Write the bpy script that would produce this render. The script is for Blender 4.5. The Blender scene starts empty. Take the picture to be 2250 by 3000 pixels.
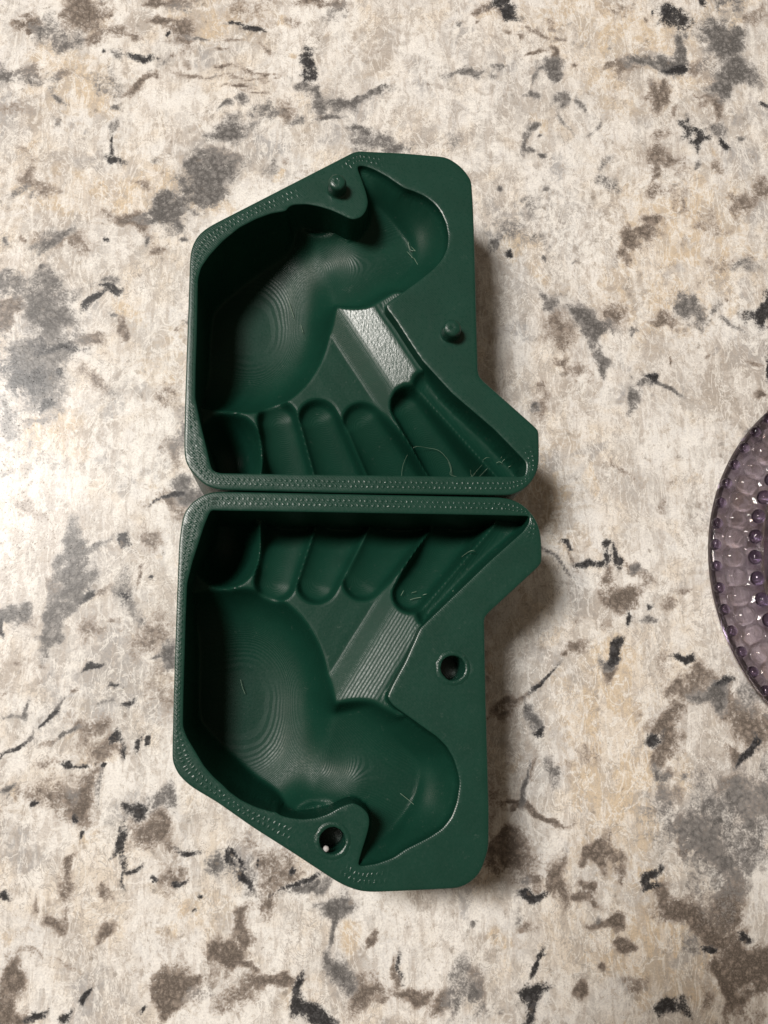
import bpy, bmesh, math
import numpy as np
from mathutils import Matrix, Vector
from mathutils.geometry import delaunay_2d_cdt

# ------------------------------------------------------------------ camera, world, lamps
MM = 0.001
RIM = 36.0                 # height of a mould half above the counter (mm)
CAM_H = 291.0              # camera height above the counter (mm); world origin lies below the camera
scene = bpy.context.scene
col = scene.collection
TILT, TURN = math.radians(12.25), math.radians(24.0)
CAM_M = Matrix.Rotation(-TURN, 4, 'Z') @ Matrix.Rotation(TILT, 4, 'X') @ Matrix.Rotation(TURN, 4, 'Z')
cam_d = bpy.data.cameras.new('camera')
cam_d.sensor_fit = 'VERTICAL'
cam_d.sensor_height = 36.0
cam_d.sensor_width = 27.0
cam_d.lens = 2600.0 / 3000.0 * 36.0
cam_d.clip_start = 0.01
cam_d.clip_end = 50.0
cam = bpy.data.objects.new('camera', cam_d)
cam.matrix_world = Matrix.Translation((0, 0, CAM_H * MM)) @ CAM_M
col.objects.link(cam)
scene.camera = cam

world = bpy.data.worlds.new('World')
scene.world = world
world.use_nodes = True
bg = world.node_tree.nodes['Background']
bg.inputs['Color'].default_value = (1.0, 0.78, 0.58, 1)
bg.inputs['Strength'].default_value = 0.13

def lamp(name, loc, target, size, power, color):
    d = bpy.data.lights.new(name, 'AREA')
    d.shape = 'DISK'
    d.size = size * MM
    d.energy = power
    d.color = color
    o = bpy.data.objects.new(name, d)
    o.location = Vector(loc) * MM
    o.rotation_euler = (Vector(target) - Vector(loc)).to_track_quat('-Z', 'Y').to_euler()
    col.objects.link(o)
    return o
lamp('ceiling_lamp', (-1100, 640, 2400), (0, 60, 0), 620, 54.0, (1.0, 0.955, 0.90))
lamp('ceiling_lamp', (-1160, 760, 2350), (0, 60, 0), 300, 11.0, (1.0, 0.96, 0.92))
lamp('side_lamp', (-1400, 480, 2000), (0, 60, 0), 300, 13.0, (1.0, 0.83, 0.66))

vs = scene.view_settings
vs.view_transform = 'Standard'
vs.look = 'None'
vs.exposure = 0.0
vs.gamma = 1.0
vs.use_curve_mapping = False

# ------------------------------------------------------------------ traced plan data (mm)
UPPER_OUTLINE=[(-36.03,69.2),(-36.26,84.33),(-36.29,99.81),(-36.28,114.44),(-36.34,128.47),(-36.06,132.21),(-34.73,135.89),(-32.94,138.24),(-30.31,140.4),(12.38,166.71),(13.9,167.63),(15.87,168.08),(16.96,168.01),(29.22,168),(43.56,167.35),(47.17,165.1),(49.44,162.78),(51.04,160.32),(51.65,158.54),(51.93,148.63),(51.99,131.62),(51.88,113.07),(51.84,93.23),(69.67,76.82),(70.03,75.54),(69.77,66.97),(69.1,63.57),(67.07,60.06),(64.37,57.72),(61.09,56.22),(57.87,56.08),(9.97,56.3),(-25.24,56.84),(-28.5,57.62),(-30.7,59.02),(-33.23,61.64),(-34.97,64.18),(-35.62,65.91)]
LOWER_OUTLINE=[(-26.01,56.23),(-28.84,55.79),(-32.29,53.83),(-34.63,51.19),(-35.7,48.57),(-36.22,44.08),(-36.48,40.61),(-36.52,23.06),(-36.49,9.26),(-36.41,-2.87),(-36.19,-18.74),(-35.38,-21.01),(-34.01,-23.27),(-30.9,-26.09),(-23.81,-30.23),(-13.74,-37.16),(-3.62,-43.45),(8.04,-50.98),(10.71,-52.44),(13.76,-53.65),(16.44,-54.24),(19.59,-54.42),(30.95,-54.28),(42.4,-54.06),(46.04,-52.31),(48.48,-49.82),(49.92,-46.3),(50.77,-43.73),(51.18,-33.92),(51.22,-17.36),(51.25,-3.71),(51.46,15.81),(51.47,19.34),(52.62,20.82),(69.02,35.26),(69.32,37.5),(69.36,43.03),(68.8,46.83),(67.37,49.82),(64.9,52.71),(61.55,54.66),(57.84,55.35),(39.24,55.58),(9.97,55.89)]
UPPER_CAVITY=[(-33.45,102.27,40),(-33.57,112.53,40),(-33.69,122.51,30),(-32.88,126.23,20),(-30.43,130.38,16),(-26.43,135.41,14),(-21.65,139.94,13),(-16.48,143.14,13),(-11.88,145.18,13),(-7.35,146.18,13),(-6.62,147.49,16),(-5.04,148.49,20),(-0.79,148.79,22),(3.05,148.13,22),(6.9,147,22),(10.43,145.39,22),(12.36,144.42,22),(13.86,144.13,20),(16.22,145.05,18),(17.73,147.22,15),(18.39,150.18,10),(17.76,153.58,6),(16.27,158.27,4),(15.08,161.68,3),(15.3,162.76,2.2),(17.26,162.85,2.6),(20.41,161.68,2.8),(24.42,159.47,3),(27.56,157.22,3.4),(29.83,155.65,3.8),(32.99,154.72,4),(36.56,153.09,4),(39.69,150.49,4),(41.6,147.73,4),(43.04,144.01,4),(43.71,139.81,4),(43.29,135.48,4),(41.58,131.71,4.6),(38.82,128.27,4.2),(34.89,124.81,4),(30.13,121.01,4),(26.27,117.94,4.2),(23.82,116.06,6),(24.01,114.6,8),(27.03,110.32,8),(29.92,105.5,8),(32.6,101.14,8),(34.85,97.67,10),(43.68,87.59,9),(56.27,76.49,8),(65.55,66.49,7),(65.81,65,9),(65.16,61.83,30),(40.49,61.63,40),(9.97,61.67,40),(-25.38,61.74,40),(-27.26,62.33,40),(-28.08,63.55,40),(-29.53,69.3,40),(-31.55,76.86,40),(-33.27,84.39,40),(-33.47,93.64,40)]
LOWER_CAVITY=[(-27.81,50.75,40),(-29.52,46.12,40),(-32.64,35.02,40),(-33.79,29.35,40),(-33.83,19.51,40),(-33.72,-2.89,40),(-33.55,-10.25,30),(-32.34,-13.18,20),(-30.2,-16.48,16),(-27.49,-20.77,14),(-24.73,-23.78,13),(-22.28,-25.8,13),(-20.58,-27.53,13),(-17.2,-29.91,13),(-13.2,-31.77,13),(-8.84,-33.1,13),(-7.82,-33.12,16),(-6.42,-34.12,20),(-3.73,-34.8,22),(-0.38,-35.22,22),(2.96,-34.94,22),(6.31,-34.02,22),(9.68,-32.21,22),(12.4,-31.27,22),(13.81,-31.3,20),(15.78,-32.33,18),(17.56,-34.25,15),(17.83,-36.58,12),(17.16,-39.42,9),(15.74,-43.55,6),(14.61,-47.22,3),(15.44,-47.68,2.2),(19.64,-47.16,2.4),(24.32,-45.69,2.8),(27.73,-43.56,3.4),(31.14,-42.04,4),(34.67,-40.42,4),(38.13,-38.26,4),(40.58,-35.43,4),(42.21,-31.48,4),(43.1,-26.57,4),(42.78,-23.9,4),(41.62,-19.91,4.8),(39.67,-16.46,4.6),(36.92,-13.72,4.4),(33.09,-11.06,4.2),(28.21,-7.53,4.2),(24.75,-5.15,4.4),(22.94,-2.78,6),(24.72,1,8),(28.31,7.18,8),(32.67,16.55,8),(34.18,18.01,10),(42.21,25.48,9),(53.51,36.02,8),(64.18,45.26,7),(65.94,47.85,8),(66.13,49.81,30),(40.24,50.11,40),(9.98,50.37,40),(-25.57,50.67,40)]
PEGS=[(8.49,154.01),(43.49,106.87)]
SOCKETS=[(7.64,-40.89),(41.93,5.27)]
UPPER_STRANDS=[[(30.29,64.95,23.0),(30.68,70.41,24.0),(33.31,74.26,25.0),(38.23,75.05,26.0),(42.30,74.23,26.0),(45.66,70.65,26.0),(46.60,66.86,25.0)],[(45.29,70.93,27.0),(46.09,68.75,27.0),(46.01,67.26,26.0),(48.57,66.63,26.0),(52.13,66.21,27.0),(54.00,67.55,27.0)],[(52.01,68.57,28.0),(53.02,66.41,28.0),(54.49,69.15,28.0),(56.87,69.73,28.0)],[(49.97,65.53,27.0),(53.16,64.70,27.0),(55.47,66.23,28.0)],[(59.96,69.68,32.5),(60.62,70.55,32.5),(61.23,69.69,32.5),(60.34,68.60,32.5)],[(58.54,68.22,31.0),(59.62,68.66,31.0),(60.45,68.13,31.0)],[(62.20,66.93,32.0),(63.39,67.49,32.0)],[(44.68,88.76,30.0),(45.49,86.78,30.0)],[(48.45,82.29,29.0),(49.32,82.63,29.0)],[(34.04,138.19,27.0),(35.43,134.65,27.0)],[(32.45,144.14,27.0),(32.97,141.15,27.0),(35.19,140.63,27.0)],[(34.85,147.91,28.0),(34.34,143.67,28.0)],[(31.96,140.51,27.0),(34.03,137.59,27.0)],[(33.32,142.36,27.0),(35.95,138.86,27.0)],[(-6.79,127.49,14.0),(-4.80,120.90,14.0)],[(-2.74,118.90,16.0),(-1.82,115.35,16.0)]]
LOWER_STRANDS=[[(27.62,-30.22,27.0),(30.60,-32.59,26.5),(33.36,-35.01,27.0)],[(32.70,-33.50,27.0),(34.41,-31.29,27.0),(36.39,-28.95,28.0)],[(39.78,-29.25,31.0),(40.56,-26.56,32.0)],[(31.28,25.97,28.0),(32.93,26.48,28.0),(34.78,26.69,28.0)],[(31.93,28.22,28.0),(33.58,28.63,28.0)],[(35.18,27.40,29.0),(36.52,27.81,29.0)],[(47.31,39.06,29.0),(49.22,40.21,29.0),(51.10,40.12,29.0)],[(43.60,28.01,31.0),(44.37,28.78,31.4)],[(-20.05,2.77,16.0),(-19.38,0.24,16.0),(-18.53,-1.78,16.0)],[(28.54,27.20,27.0),(29.48,28.93,28.0)]]
BLOTCHES=[(-82.27,242.4,5.02,4.23,-20,0.6,0),
(-77.76,237.7,1.32,2.63,-0,0.5,0),
(-105.94,235.2,1.82,1.56,-0,0.7,0),
(-100.67,236.94,2.35,2.35,-0,0.8,0),
(-102.42,232.6,1.17,1.04,-0,0.9,0),
(-93.91,234.55,4.57,4.57,-0,0.6,1),
(-91.01,230.5,2.6,1.82,-0,0.5,0),
(-79.85,231.47,3.93,1.57,-0,0.6,0),
(-75.65,232.15,1.84,2.36,-0,0.5,0),
(-73.67,241.1,1.06,1.06,-0,0.6,0),
(-55.59,249.2,3.36,1.34,-0,0.7,0),
(-48.74,248.64,3.77,1.88,-0,0.6,0),
(-55.23,240.14,2.13,1.6,-0,0.7,0),
(-47.69,236.32,4.66,3.33,-30,0.65,0),
(-52.81,235,0.8,0.8,-0,0.9,2),
(-62.62,226.6,5.25,1.05,-10,0.75,2),
(-71.1,226.09,1.57,1.31,-0,0.5,1),
(-75.15,227.25,0.65,0.52,-0,0.9,2),
(-45.5,226.63,1.85,1.32,-0,0.45,0),
(-49.54,226.39,1.58,1.19,-0,0.45,0),
(-105.77,215.7,7.66,3.32,10,0.55,1),
(-101.83,218.69,5.13,1.28,5,0.65,0),
(-97.35,217.29,1.15,1.03,-0,0.8,0),
(-62.06,214.04,4.15,2.33,15,0.7,0),
(-70.09,205.73,1.54,1.03,-0,0.7,1),
(-69.57,195.12,1.27,2.29,-5,0.65,1),
(-70.1,189.02,0.63,3.79,-0,0.7,2),
(-69.01,183.72,3.52,1.13,-15,0.8,2),
(-76.83,182.28,1.75,1.5,-0,0.5,3),
(-75.48,183.41,7.52,3.76,-0,0.4,3),
(-96.39,175.83,1.97,3.7,20,0.65,0),
(-91.74,172.1,2.46,1.72,-30,0.45,0),
(-102.48,202.22,3.16,2.52,-0,0.4,0),
(-107.05,200.62,6.29,7.55,-0,0.5,3),
(-34.96,181.28,6.36,5.09,10,0.7,1),
(-38.37,175.11,5.05,4.42,-0,0.65,1),
(-30.86,185.52,3.84,2.3,-20,0.7,0),
(-41.61,182.99,1.78,1.52,-0,0.7,1),
(-38.24,171.13,3.14,2.01,-0,0.65,1),
(-46.51,169.46,4.38,1.5,10,0.65,1),
(-29.34,197.16,4.91,2.33,25,0.7,1),
(-22.68,199.28,3.64,1.3,-0,0.45,1),
(-15.82,192.36,5.83,3.24,-0,0.6,3),
(-30.8,206.73,1.3,1.3,-0,0.7,1),
(-24.75,209.84,1.84,1.57,-0,0.6,1),
(-16.04,205.44,2.62,3.93,-0,0.5,1),
(-1.43,233.87,1.22,1.35,-0,0.8,2),
(-2.01,227.37,1.34,4.03,8,0.85,2),
(-0.33,221.05,1.61,2.94,-10,0.75,2),
(-2.54,216.26,2,1.33,-0,0.65,1),
(4.37,210.44,3.19,2.92,-0,0.72,1),
(1.02,207.46,1.85,1.32,-0,0.5,1),
(18.79,210.09,5.34,3.74,-0,0.5,3),
(6.89,204.84,3.7,1.19,10,0.75,1),
(18.76,200.29,3.97,1.59,-15,0.7,1),
(20,197.57,3.96,2.9,-0,0.5,3),
(25.61,194.39,7.25,2.64,-10,0.55,1),
(-9.93,209.95,2.64,2.37,-0,0.45,0),
(-11.36,205.41,1.84,2.1,-0,0.55,0),
(-5.9,203.89,1.84,1.58,-0,0.5,1),
(-16.69,207.07,1.05,1.31,-0,0.6,1),
(-15.83,193.04,5.18,2.85,-0,0.55,3),
(6.92,198.3,2.36,3.28,-0,0.4,3),
(3.52,253.15,6.21,1.38,-0,0.6,0),
(62.65,252.16,2.26,1.13,-0,0.7,0),
(66.68,254.37,2.27,2.83,-0,0.6,0),
(73.7,254.08,3.41,2.84,-0,0.95,2),
(56.59,247,1.12,1.12,-0,0.6,1),
(78.9,243.96,1.97,0.85,-30,0.75,0),
(63.81,246.72,0.7,0.7,-0,0.7,0),
(73.67,245.86,1.13,0.7,-0,0.6,0),
(57.76,241.46,4.74,1.95,-0,0.5,3),
(57.98,225.41,5.22,1.24,6,0.6,1),
(71.86,231.75,5.56,4.17,-0,0.45,3),
(83.84,235.4,8.41,8.41,-0,0.3,3),
(140.99,256.21,4.38,4.68,-20,0.85,2),
(139.15,259.14,2.05,2.05,-0,0.7,1),
(86.85,243.72,3.96,0.85,-32,0.65,0),
(82.35,247.46,1.98,0.71,-50,0.6,0),
(94.76,241.98,1.27,0.85,-30,0.65,0),
(85.19,235.92,3.65,0.7,-0,0.65,0),
(93.08,234.77,1.12,2.53,-0,0.65,0),
(90.87,229.94,2.8,1.68,-0,0.75,1),
(100.29,232.69,1.69,0.99,10,0.6,0),
(84.47,225.19,0.69,5.56,-5,0.6,1),
(83.74,217.18,2.07,0.97,-0,0.65,1),
(93.56,217,1.94,1.94,-0,0.6,1),
(118.36,255.19,3.18,0.87,-10,0.45,0),
(132.47,257.94,0.58,1.46,-0,0.8,2),
(128.44,253.11,0.87,1.16,-0,0.7,0),
(114.27,232.04,1.7,1.27,-0,0.65,0),
(121.63,231.73,3.41,2.84,-0,0.55,0),
(131.98,235.31,5.72,2.29,15,0.75,1),
(141.12,239.59,2.02,5.76,-10,0.7,1),
(139.31,233.51,4.29,1.15,5,0.9,2),
(159.6,247.5,6.72,5.26,-30,0.85,1),
(163.2,233.41,5.2,5.2,-0,0.78,1),
(156.96,224.59,3.43,3.15,-0,0.82,1),
(152.93,217.01,1.99,2.84,-30,0.65,0),
(154.06,262.44,1.48,3.25,-0,0.85,2),
(160.15,262.07,4.44,2.96,-0,0.6,1),
(150.09,232.2,4.02,2.87,-0,0.5,0),
(132.11,221.73,3.95,3.67,-0,0.72,0),
(139.12,212.92,1.12,2.25,-10,0.55,0),
(150.57,221.28,3.41,0.71,10,0.65,0),
(153.48,207.43,3.52,3.52,-0,0.5,1),
(144.46,203.8,2.79,3.07,-0,1.1,2),
(156.9,200.1,2.24,1.68,-20,1,2),
(163.99,204.05,1.27,0.99,40,0.7,1),
(133.07,203.23,3.34,2.22,-0,0.45,0),
(131.77,194.32,4.96,3.58,-0,0.6,0),
(128.95,188.11,2.19,2.46,-0,0.55,0),
(161.25,196.01,4.89,4.19,-0,0.5,3),
(101.37,215.25,0.97,4.44,28,0.65,1),
(95.04,207.02,0.69,4.12,22,0.5,1),
(106.37,205.46,3.31,0.69,45,0.5,1),
(82.61,205.67,2.18,1.09,35,0.7,1),
(80.42,199.89,0.95,5.42,-0,0.6,1),
(81.53,195.3,2.16,0.81,-30,0.6,1),
(84.99,200.83,0.68,0.68,-0,0.8,1),
(85.29,192.67,0.94,0.67,-0,0.7,1),
(89.64,189.1,3.23,2.43,-0,0.55,3),
(69.38,178.49,0.79,0.93,-0,0.7,1),
(85.37,179.88,0.93,0.93,-0,0.5,1),
(111.27,181.72,1.62,2.16,-0,0.45,1),
(110.5,190.78,1.36,2.72,-0,0.4,1),
(130.83,181.18,3,1.91,-0,0.5,0),
(163.61,177.69,6.88,2.75,-10,0.5,0),
(170.04,182.19,3.88,3.05,-0,0.6,0),
(174.66,219.21,1.43,1,-0,0.8,2),
(171.83,215.38,4.28,4.85,-20,0.5,3),
(124.89,210.01,1.95,3.34,-10,0.5,3),
(127.32,168.56,2.69,1.61,10,0.7,0),
(117.82,162.03,4.79,2.13,-25,0.65,0),
(114.81,155.14,2.38,3.17,-0,0.55,0),
(124.34,162.96,3.47,1.87,-0,0.65,0),
(147.55,167.99,4.34,2.17,15,0.5,0),
(136.32,166.85,8.08,6.74,-0,0.5,4),
(167.64,170.87,4.11,6.03,-0,0.6,3),
(159.7,149.29,3.35,1.87,-20,0.5,1),
(152.13,152.41,2.41,2.41,-0,0.4,0),
(85.32,136.19,3.33,2.31,-25,0.65,1),
(88.79,130.42,1.53,2.81,40,0.55,3),
(72.84,151.87,1.16,0.78,-0,1,2),
(84.76,151.77,1.3,0.65,-50,0.75,1),
(94.83,151.06,1.3,0.78,-0,0.5,1),
(101.03,125.58,3.07,5.37,28,0.9,1),
(104.05,112.77,1.52,3.54,5,0.7,1),
(128.32,128.31,3.11,2.07,20,0.6,0),
(137.68,133.85,3.4,2.62,-20,0.65,1),
(121.82,107.7,2.03,0.89,-20,0.8,2),
(115.36,100.57,2.51,2.51,-0,0.65,1),
(119.17,105.47,2.02,1.26,40,0.6,1),
(165.53,134.69,3.44,5.3,-20,0.9,2),
(164.75,111.65,1.04,5.19,-0,1.1,2),
(159.05,113.85,2.59,0.91,-20,0.6,0),
(142.66,116.3,1.55,0.77,20,0.6,0),
(128.5,113.37,0.64,0.77,-0,0.8,0),
(161.26,103.19,2.83,0.9,-0,0.75,0),
(78.03,95.81,0.98,1.84,-0,0.6,1),
(125.3,69.47,1.22,1.71,-0,0.5,0),
(122.15,59.75,1.7,2.42,-0,0.4,0),
(86.64,47.62,1.18,1.06,-30,0.85,2),
(102.11,47.94,1.42,1.07,-0,0.85,2),
(96.96,41.24,4.94,1.41,8,0.9,2),
(101.85,43.6,1.18,2.84,-0,0.8,2),
(104.95,43.61,0.83,3.55,-0,0.85,2),
(110.94,36.62,4.24,1.89,-22,0.6,0),
(101.04,33.93,1.4,2.34,-20,0.55,0),
(105.66,28.17,3.5,2.8,-0,0.72,0),
(107.44,22.67,1.05,1.39,-0,1,2),
(115.62,26.56,1.05,0.94,-0,0.85,2),
(115.01,22.77,1.63,1.17,20,0.7,1),
(122.18,26.78,2.58,1.64,-0,0.5,0),
(126.2,32.57,2.37,1.42,-0,0.4,0),
(103.66,10.9,1.38,3.44,-20,1.05,2),
(100.35,8.12,2.51,1.37,-0,0.75,1),
(100.98,5.1,2.28,1.59,-0,0.75,0),
(126.14,8.3,3.23,1.39,-20,1.05,2),
(88.41,12.66,1.82,1.37,20,0.55,0),
(85.38,9.88,0.79,0.91,-0,0.6,0),
(99.89,20.18,2.31,1.62,-0,0.35,0),
(91.17,21.11,1.38,1.15,-0,0.35,0),
(75.19,0.21,2.01,1.01,30,0.8,2),
(64.65,-8.41,3.75,1.99,20,0.65,0),
(72.91,-8.18,0.89,3.33,12,0.6,1),
(74.77,-15,1.54,1.32,-0,0.95,2),
(74.11,-11.76,1.33,1.55,-0,0.6,1),
(123.71,-0.42,2.97,2.52,-0,0.65,0),
(132.11,1.75,3.45,2.99,-0,0.6,0),
(135.19,-3.85,3.21,2.98,-30,0.75,1),
(139.01,-0.54,3.46,1.84,-0,0.7,2),
(117.69,-10.85,4.29,2.48,15,0.82,0),
(113.84,-16.26,2.91,1.57,-0,0.92,2),
(121.27,-17.45,2.02,3.15,20,0.85,0),
(123.79,-7.07,2.27,2.27,-0,0.6,0),
(116.34,-21.71,2.46,3.79,-0,0.75,0),
(116.49,-27.63,2.22,2.44,-0,0.65,1),
(119.54,-28.22,1.11,1.78,-0,0.8,0),
(117.89,-35.12,1.32,4.41,8,0.55,0),
(141.83,-8.91,6.86,4.12,-30,0.68,0),
(149.03,-13.97,4.57,4.11,-0,0.68,0),
(146.07,-20.51,1.59,3.4,-35,1,2),
(142.42,-22.09,2.71,1.58,-0,0.8,0),
(138.74,-30.68,5.59,2.01,25,0.75,0),
(144.64,-36.14,5.57,5.57,-0,0.72,0),
(147.61,-41.53,3.55,2.67,-0,0.8,0),
(120.56,-45.19,1.31,2.62,-0,0.85,0),
(120.02,-49.36,1.2,1.09,-0,1,0),
(130.24,-49.59,3.71,5.46,30,0.9,0),
(124.95,-14.77,1.81,1.58,-0,0.5,3),
(100.01,-26.3,9.92,18.74,-0,0.55,4),
(101.18,-44.26,4.33,8.67,-0,0.45,4),
(66.29,-39.9,1.5,1.28,-0,0.8,0),
(70.43,-33.2,0.76,5.4,-15,0.6,1),
(60.39,-35.11,2.15,5.36,-0,0.4,0),
(63.08,-52.68,5.27,3.69,-0,0.68,0),
(69.99,-57.93,3.58,2.53,-0,0.6,0),
(80.27,-60.72,2.53,4.64,-0,0.78,0),
(71.6,-63.82,4.4,1.47,-8,1,2),
(92.2,-54.4,1.71,1.92,-0,1,0),
(97.24,-53.69,2.36,2.57,-0,0.6,0),
(100.54,-58.18,1.28,1.49,-0,0.55,0),
(88.44,-62.25,1.27,1.27,-0,0.75,0),
(87.12,-66.46,2.73,1.26,-0,0.7,0),
(120.27,-53.52,1.95,1.62,-0,1,0),
(109.67,-60.15,2.14,0.96,30,0.95,2),
(110.26,-63.03,2.56,1.07,-0,0.9,2),
(113.26,-56.96,0.75,1.51,-0,0.85,2),
(115.32,-67.23,2.56,3.2,40,0.85,0),
(121.7,-71.46,6.38,2.98,-15,0.88,0),
(134.2,-69.79,5.79,4.29,-0,0.86,0),
(135.95,-62.68,3.68,3.68,-0,0.7,0),
(130.1,-78.26,6.37,2.65,-20,0.85,0),
(140.52,-87.1,6.34,4.23,-0,0.9,0),
(136.55,-93.89,3.14,4.61,-30,0.9,0),
(140.09,-79.58,2.13,1.28,-0,1,2),
(126.46,-81.86,1.9,1.06,-0,1,2),
(131.44,-88.78,1.89,3.15,30,0.85,0),
(49.69,-65.42,1.45,3.52,-0,0.6,3),
(51.85,-72.62,1.44,1.03,-0,0.6,1),
(66.79,-69.89,0.93,2.28,-0,0.55,1),
(69.61,-72.45,1.45,1.24,-0,0.65,0),
(97.2,-72.97,2.73,1.68,-15,0.9,0),
(92.21,-73.62,1.47,1.47,-0,0.75,0),
(101.15,-80.06,1.46,1.25,-0,0.9,0),
(92.63,-85.51,1.24,1.03,-0,0.75,0),
(73.02,-81.44,1.44,0.72,-0,0.95,2),
(70.68,-93.52,4.67,2.03,10,0.9,2),
(69.43,-97.79,2.42,2.83,-0,0.92,2),
(85.81,-91.15,1.13,3.28,-0,0.8,0),
(113.55,-98.93,2.68,2.68,-0,0.95,2),
(101.57,-90.72,2.69,1.65,-0,0.5,0),
(54.51,-91.02,1.41,2.62,-0,0.78,0),
(42.64,-93.95,4.4,2.8,-0,0.75,0),
(32.24,-90.72,4.4,1.4,-0,0.8,0),
(28.66,-85.33,1.2,3.01,-0,0.7,0),
(111.95,-83.18,11.51,8.37,-0,0.5,4),
(-72.71,-23.05,1.43,0.72,-0,0.95,2),
(-76.32,-22.49,2.65,1.43,-0,0.55,0),
(-68.61,-22.81,1.64,0.41,-0,0.8,2),
(-63.1,-23.92,0.92,0.41,-0,0.95,2),
(-70.61,-32.67,5.06,4.05,-0,0.72,0),
(-69.25,-29.68,4.07,3.05,-0,0.6,0),
(-70.8,-38.16,0.91,1.21,-0,0.75,2),
(-80.16,-34.19,0.91,0.7,30,0.95,2),
(-63.1,-29.79,0.82,4.08,-0,0.6,1),
(-67.82,-42.39,0.6,1.2,-0,0.95,2),
(-90.8,-29.3,2.01,0.91,-0,0.8,1),
(-49.61,-36.89,2.65,1.42,-20,0.85,2),
(-43.31,-34.19,1.84,2.87,-0,0.6,1),
(-46.48,-45.13,4.04,4.04,-0,0.6,0),
(-43.99,-43.2,1.42,4.05,-0,0.7,0),
(-55.23,-43.95,1.61,3.63,-20,0.75,2),
(-36.12,-47.35,2.43,1.01,-5,0.85,2),
(-51.52,-35.54,5.09,3.05,-0,0.5,3),
(-45.79,-56.96,0.8,0.5,-20,1,2),
(-37.3,-57.67,1.4,0.3,-0,0.9,2),
(-52.52,-54.05,2.4,0.8,20,0.8,2),
(-39.43,-55.17,3.01,2.41,-0,0.5,0),
(-68.9,-53.65,1.78,2.18,-20,0.8,0),
(-71.06,-59.4,1.57,3.35,-20,0.68,0),
(-71.67,-65.91,0.78,3.32,-10,0.6,0),
(-74.43,-69.45,1.75,1.36,-0,0.78,0),
(-87.46,-45.2,4.36,3.57,-0,0.55,3),
(-82.19,-49.23,2.97,1.39,-0,0.55,3),
(-89.41,-59.68,0.98,1.17,-0,0.9,2),
(-80.2,-64.23,0.58,2.53,25,0.6,0),
(-59.53,-59.52,1.58,1.38,-0,0.6,0),
(-59.91,-71.5,2.54,1.95,-0,0.68,0),
(-80.37,-76.53,4.23,0.67,-5,0.45,0),
(-71.45,-77.75,2.89,0.58,-20,0.45,0),
(-23.09,-51.13,0.51,2.23,-0,0.95,2),
(-20.88,-56.62,1.62,1.01,-30,0.95,2),
(-18.25,-58.85,1.41,0.71,-20,0.9,2),
(-14.22,-52.83,0.61,1.22,-0,0.9,2),
(-9.49,-55.43,5.69,4.88,-0,0.6,0),
(-3.24,-54.59,0.82,0.82,-0,1,2),
(-9.49,-55.53,1.42,1.12,-0,0.85,0),
(-26.14,-53.04,3.03,2.43,-0,0.55,1),
(-17.87,-52.25,4.47,2.64,-0,0.5,3),
(-1.1,-58.61,6.1,0.81,20,0.8,2),
(2.05,-60.17,4.07,1.22,25,0.7,1),
(-29.96,-63.23,1,0.7,-30,0.9,2),
(-31.9,-66.57,0.8,0.6,-0,0.8,2),
(-18,-70.36,1.99,3.39,10,0.85,0),
(-19.61,-66.92,1.8,1.4,-0,0.75,0),
(-22.92,-78.08,3.75,3.55,-20,0.82,0),
(-17.23,-82.07,4.33,0.89,-25,0.75,0),
(-9,-86.72,5.31,1.38,8,0.75,0),
(8.35,-66.25,3.45,2.23,20,0.8,1),
(9.21,-72.14,0.6,6.05,-0,0.7,1),
(11.51,-85.71,2.98,3.98,20,0.75,1),
(17.7,-91.16,3.57,3.97,-0,0.75,0),
(-0.79,-90.97,1.77,5.31,22,0.92,2),
(4.36,-96.34,4.9,1.57,-45,1,2),
(-41.47,-86.72,3.68,3.88,-0,0.85,0),
(-34.75,-87.43,3.88,3.5,-0,0.75,0),
(-39.06,-92.41,2.31,2.51,-0,0.8,0),
(-63.37,-90.13,0.67,1.91,-20,1,2),
(-48.02,-91.62,0.96,0.86,-0,1.05,2),
(-78.32,-92.81,1.89,1.14,-0,0.95,2),
(-86.67,-84.23,2.47,4.76,-0,0.72,0),
(-85.56,-93,3.77,2.83,-0,0.7,0),
(-61.13,-86.04,4.23,2.88,-0,0.55,3),
(-61.74,-92.96,3.81,3.81,-0,0.55,3),
(-68.49,-94.55,1.71,1.33,-0,0.8,2),
(21.42,-75.42,1.21,1.41,-0,0.75,0),
(14.63,-74.24,1.41,3.43,-0,0.5,4),
(-33.89,-67.96,5.95,2.98,-0,0.35,4),
(-60.53,1.12,3.16,4.21,-0,0.6,3),
(-58.19,-3.64,5.88,2.94,-0,0.75,3),
(-56.06,-4.5,3.57,0.94,8,0.75,2),
(-62.96,-2.54,1.68,0.84,-0,0.6,1),
(-52.14,2.1,1.69,1.48,-0,0.5,3),
(-66.72,-10.32,3.11,1.87,10,0.6,0),
(-58.2,-14.35,1.45,1.66,-0,0.9,2),
(-64.78,-17.56,4.74,4.13,-0,0.5,4),
(-64.23,-18.08,5.16,3.71,-0,0.45,0),
(-57.99,-18.68,2.07,1.65,-0,0.6,0),
(-56.2,-19.22,1.03,2.69,-10,0.75,2),
(-51.84,-16.71,0.52,2.08,-10,0.85,2),
(-49.06,-15.71,0.62,0.52,-0,0.85,2),
(-42.88,9.5,1.5,2.78,-0,0.85,1),
(-46.08,9.52,2.35,0.53,-0,0.7,1),
(-44.68,0.98,2.76,7.43,-0,0.45,0),
(-48.52,16.85,5.38,3.66,-0,0.5,0),
(-93.08,-1.74,1.04,1.24,-0,0.5,0),
(-89.63,7.87,1.26,0.63,-0,0.55,0),
(-82.93,8.67,1.47,0.84,-0,0.4,0),
(-82,2.34,1.15,1.04,-0,0.45,0),
(-72.42,-1.41,0.84,1.05,-0,0.65,0),
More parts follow.
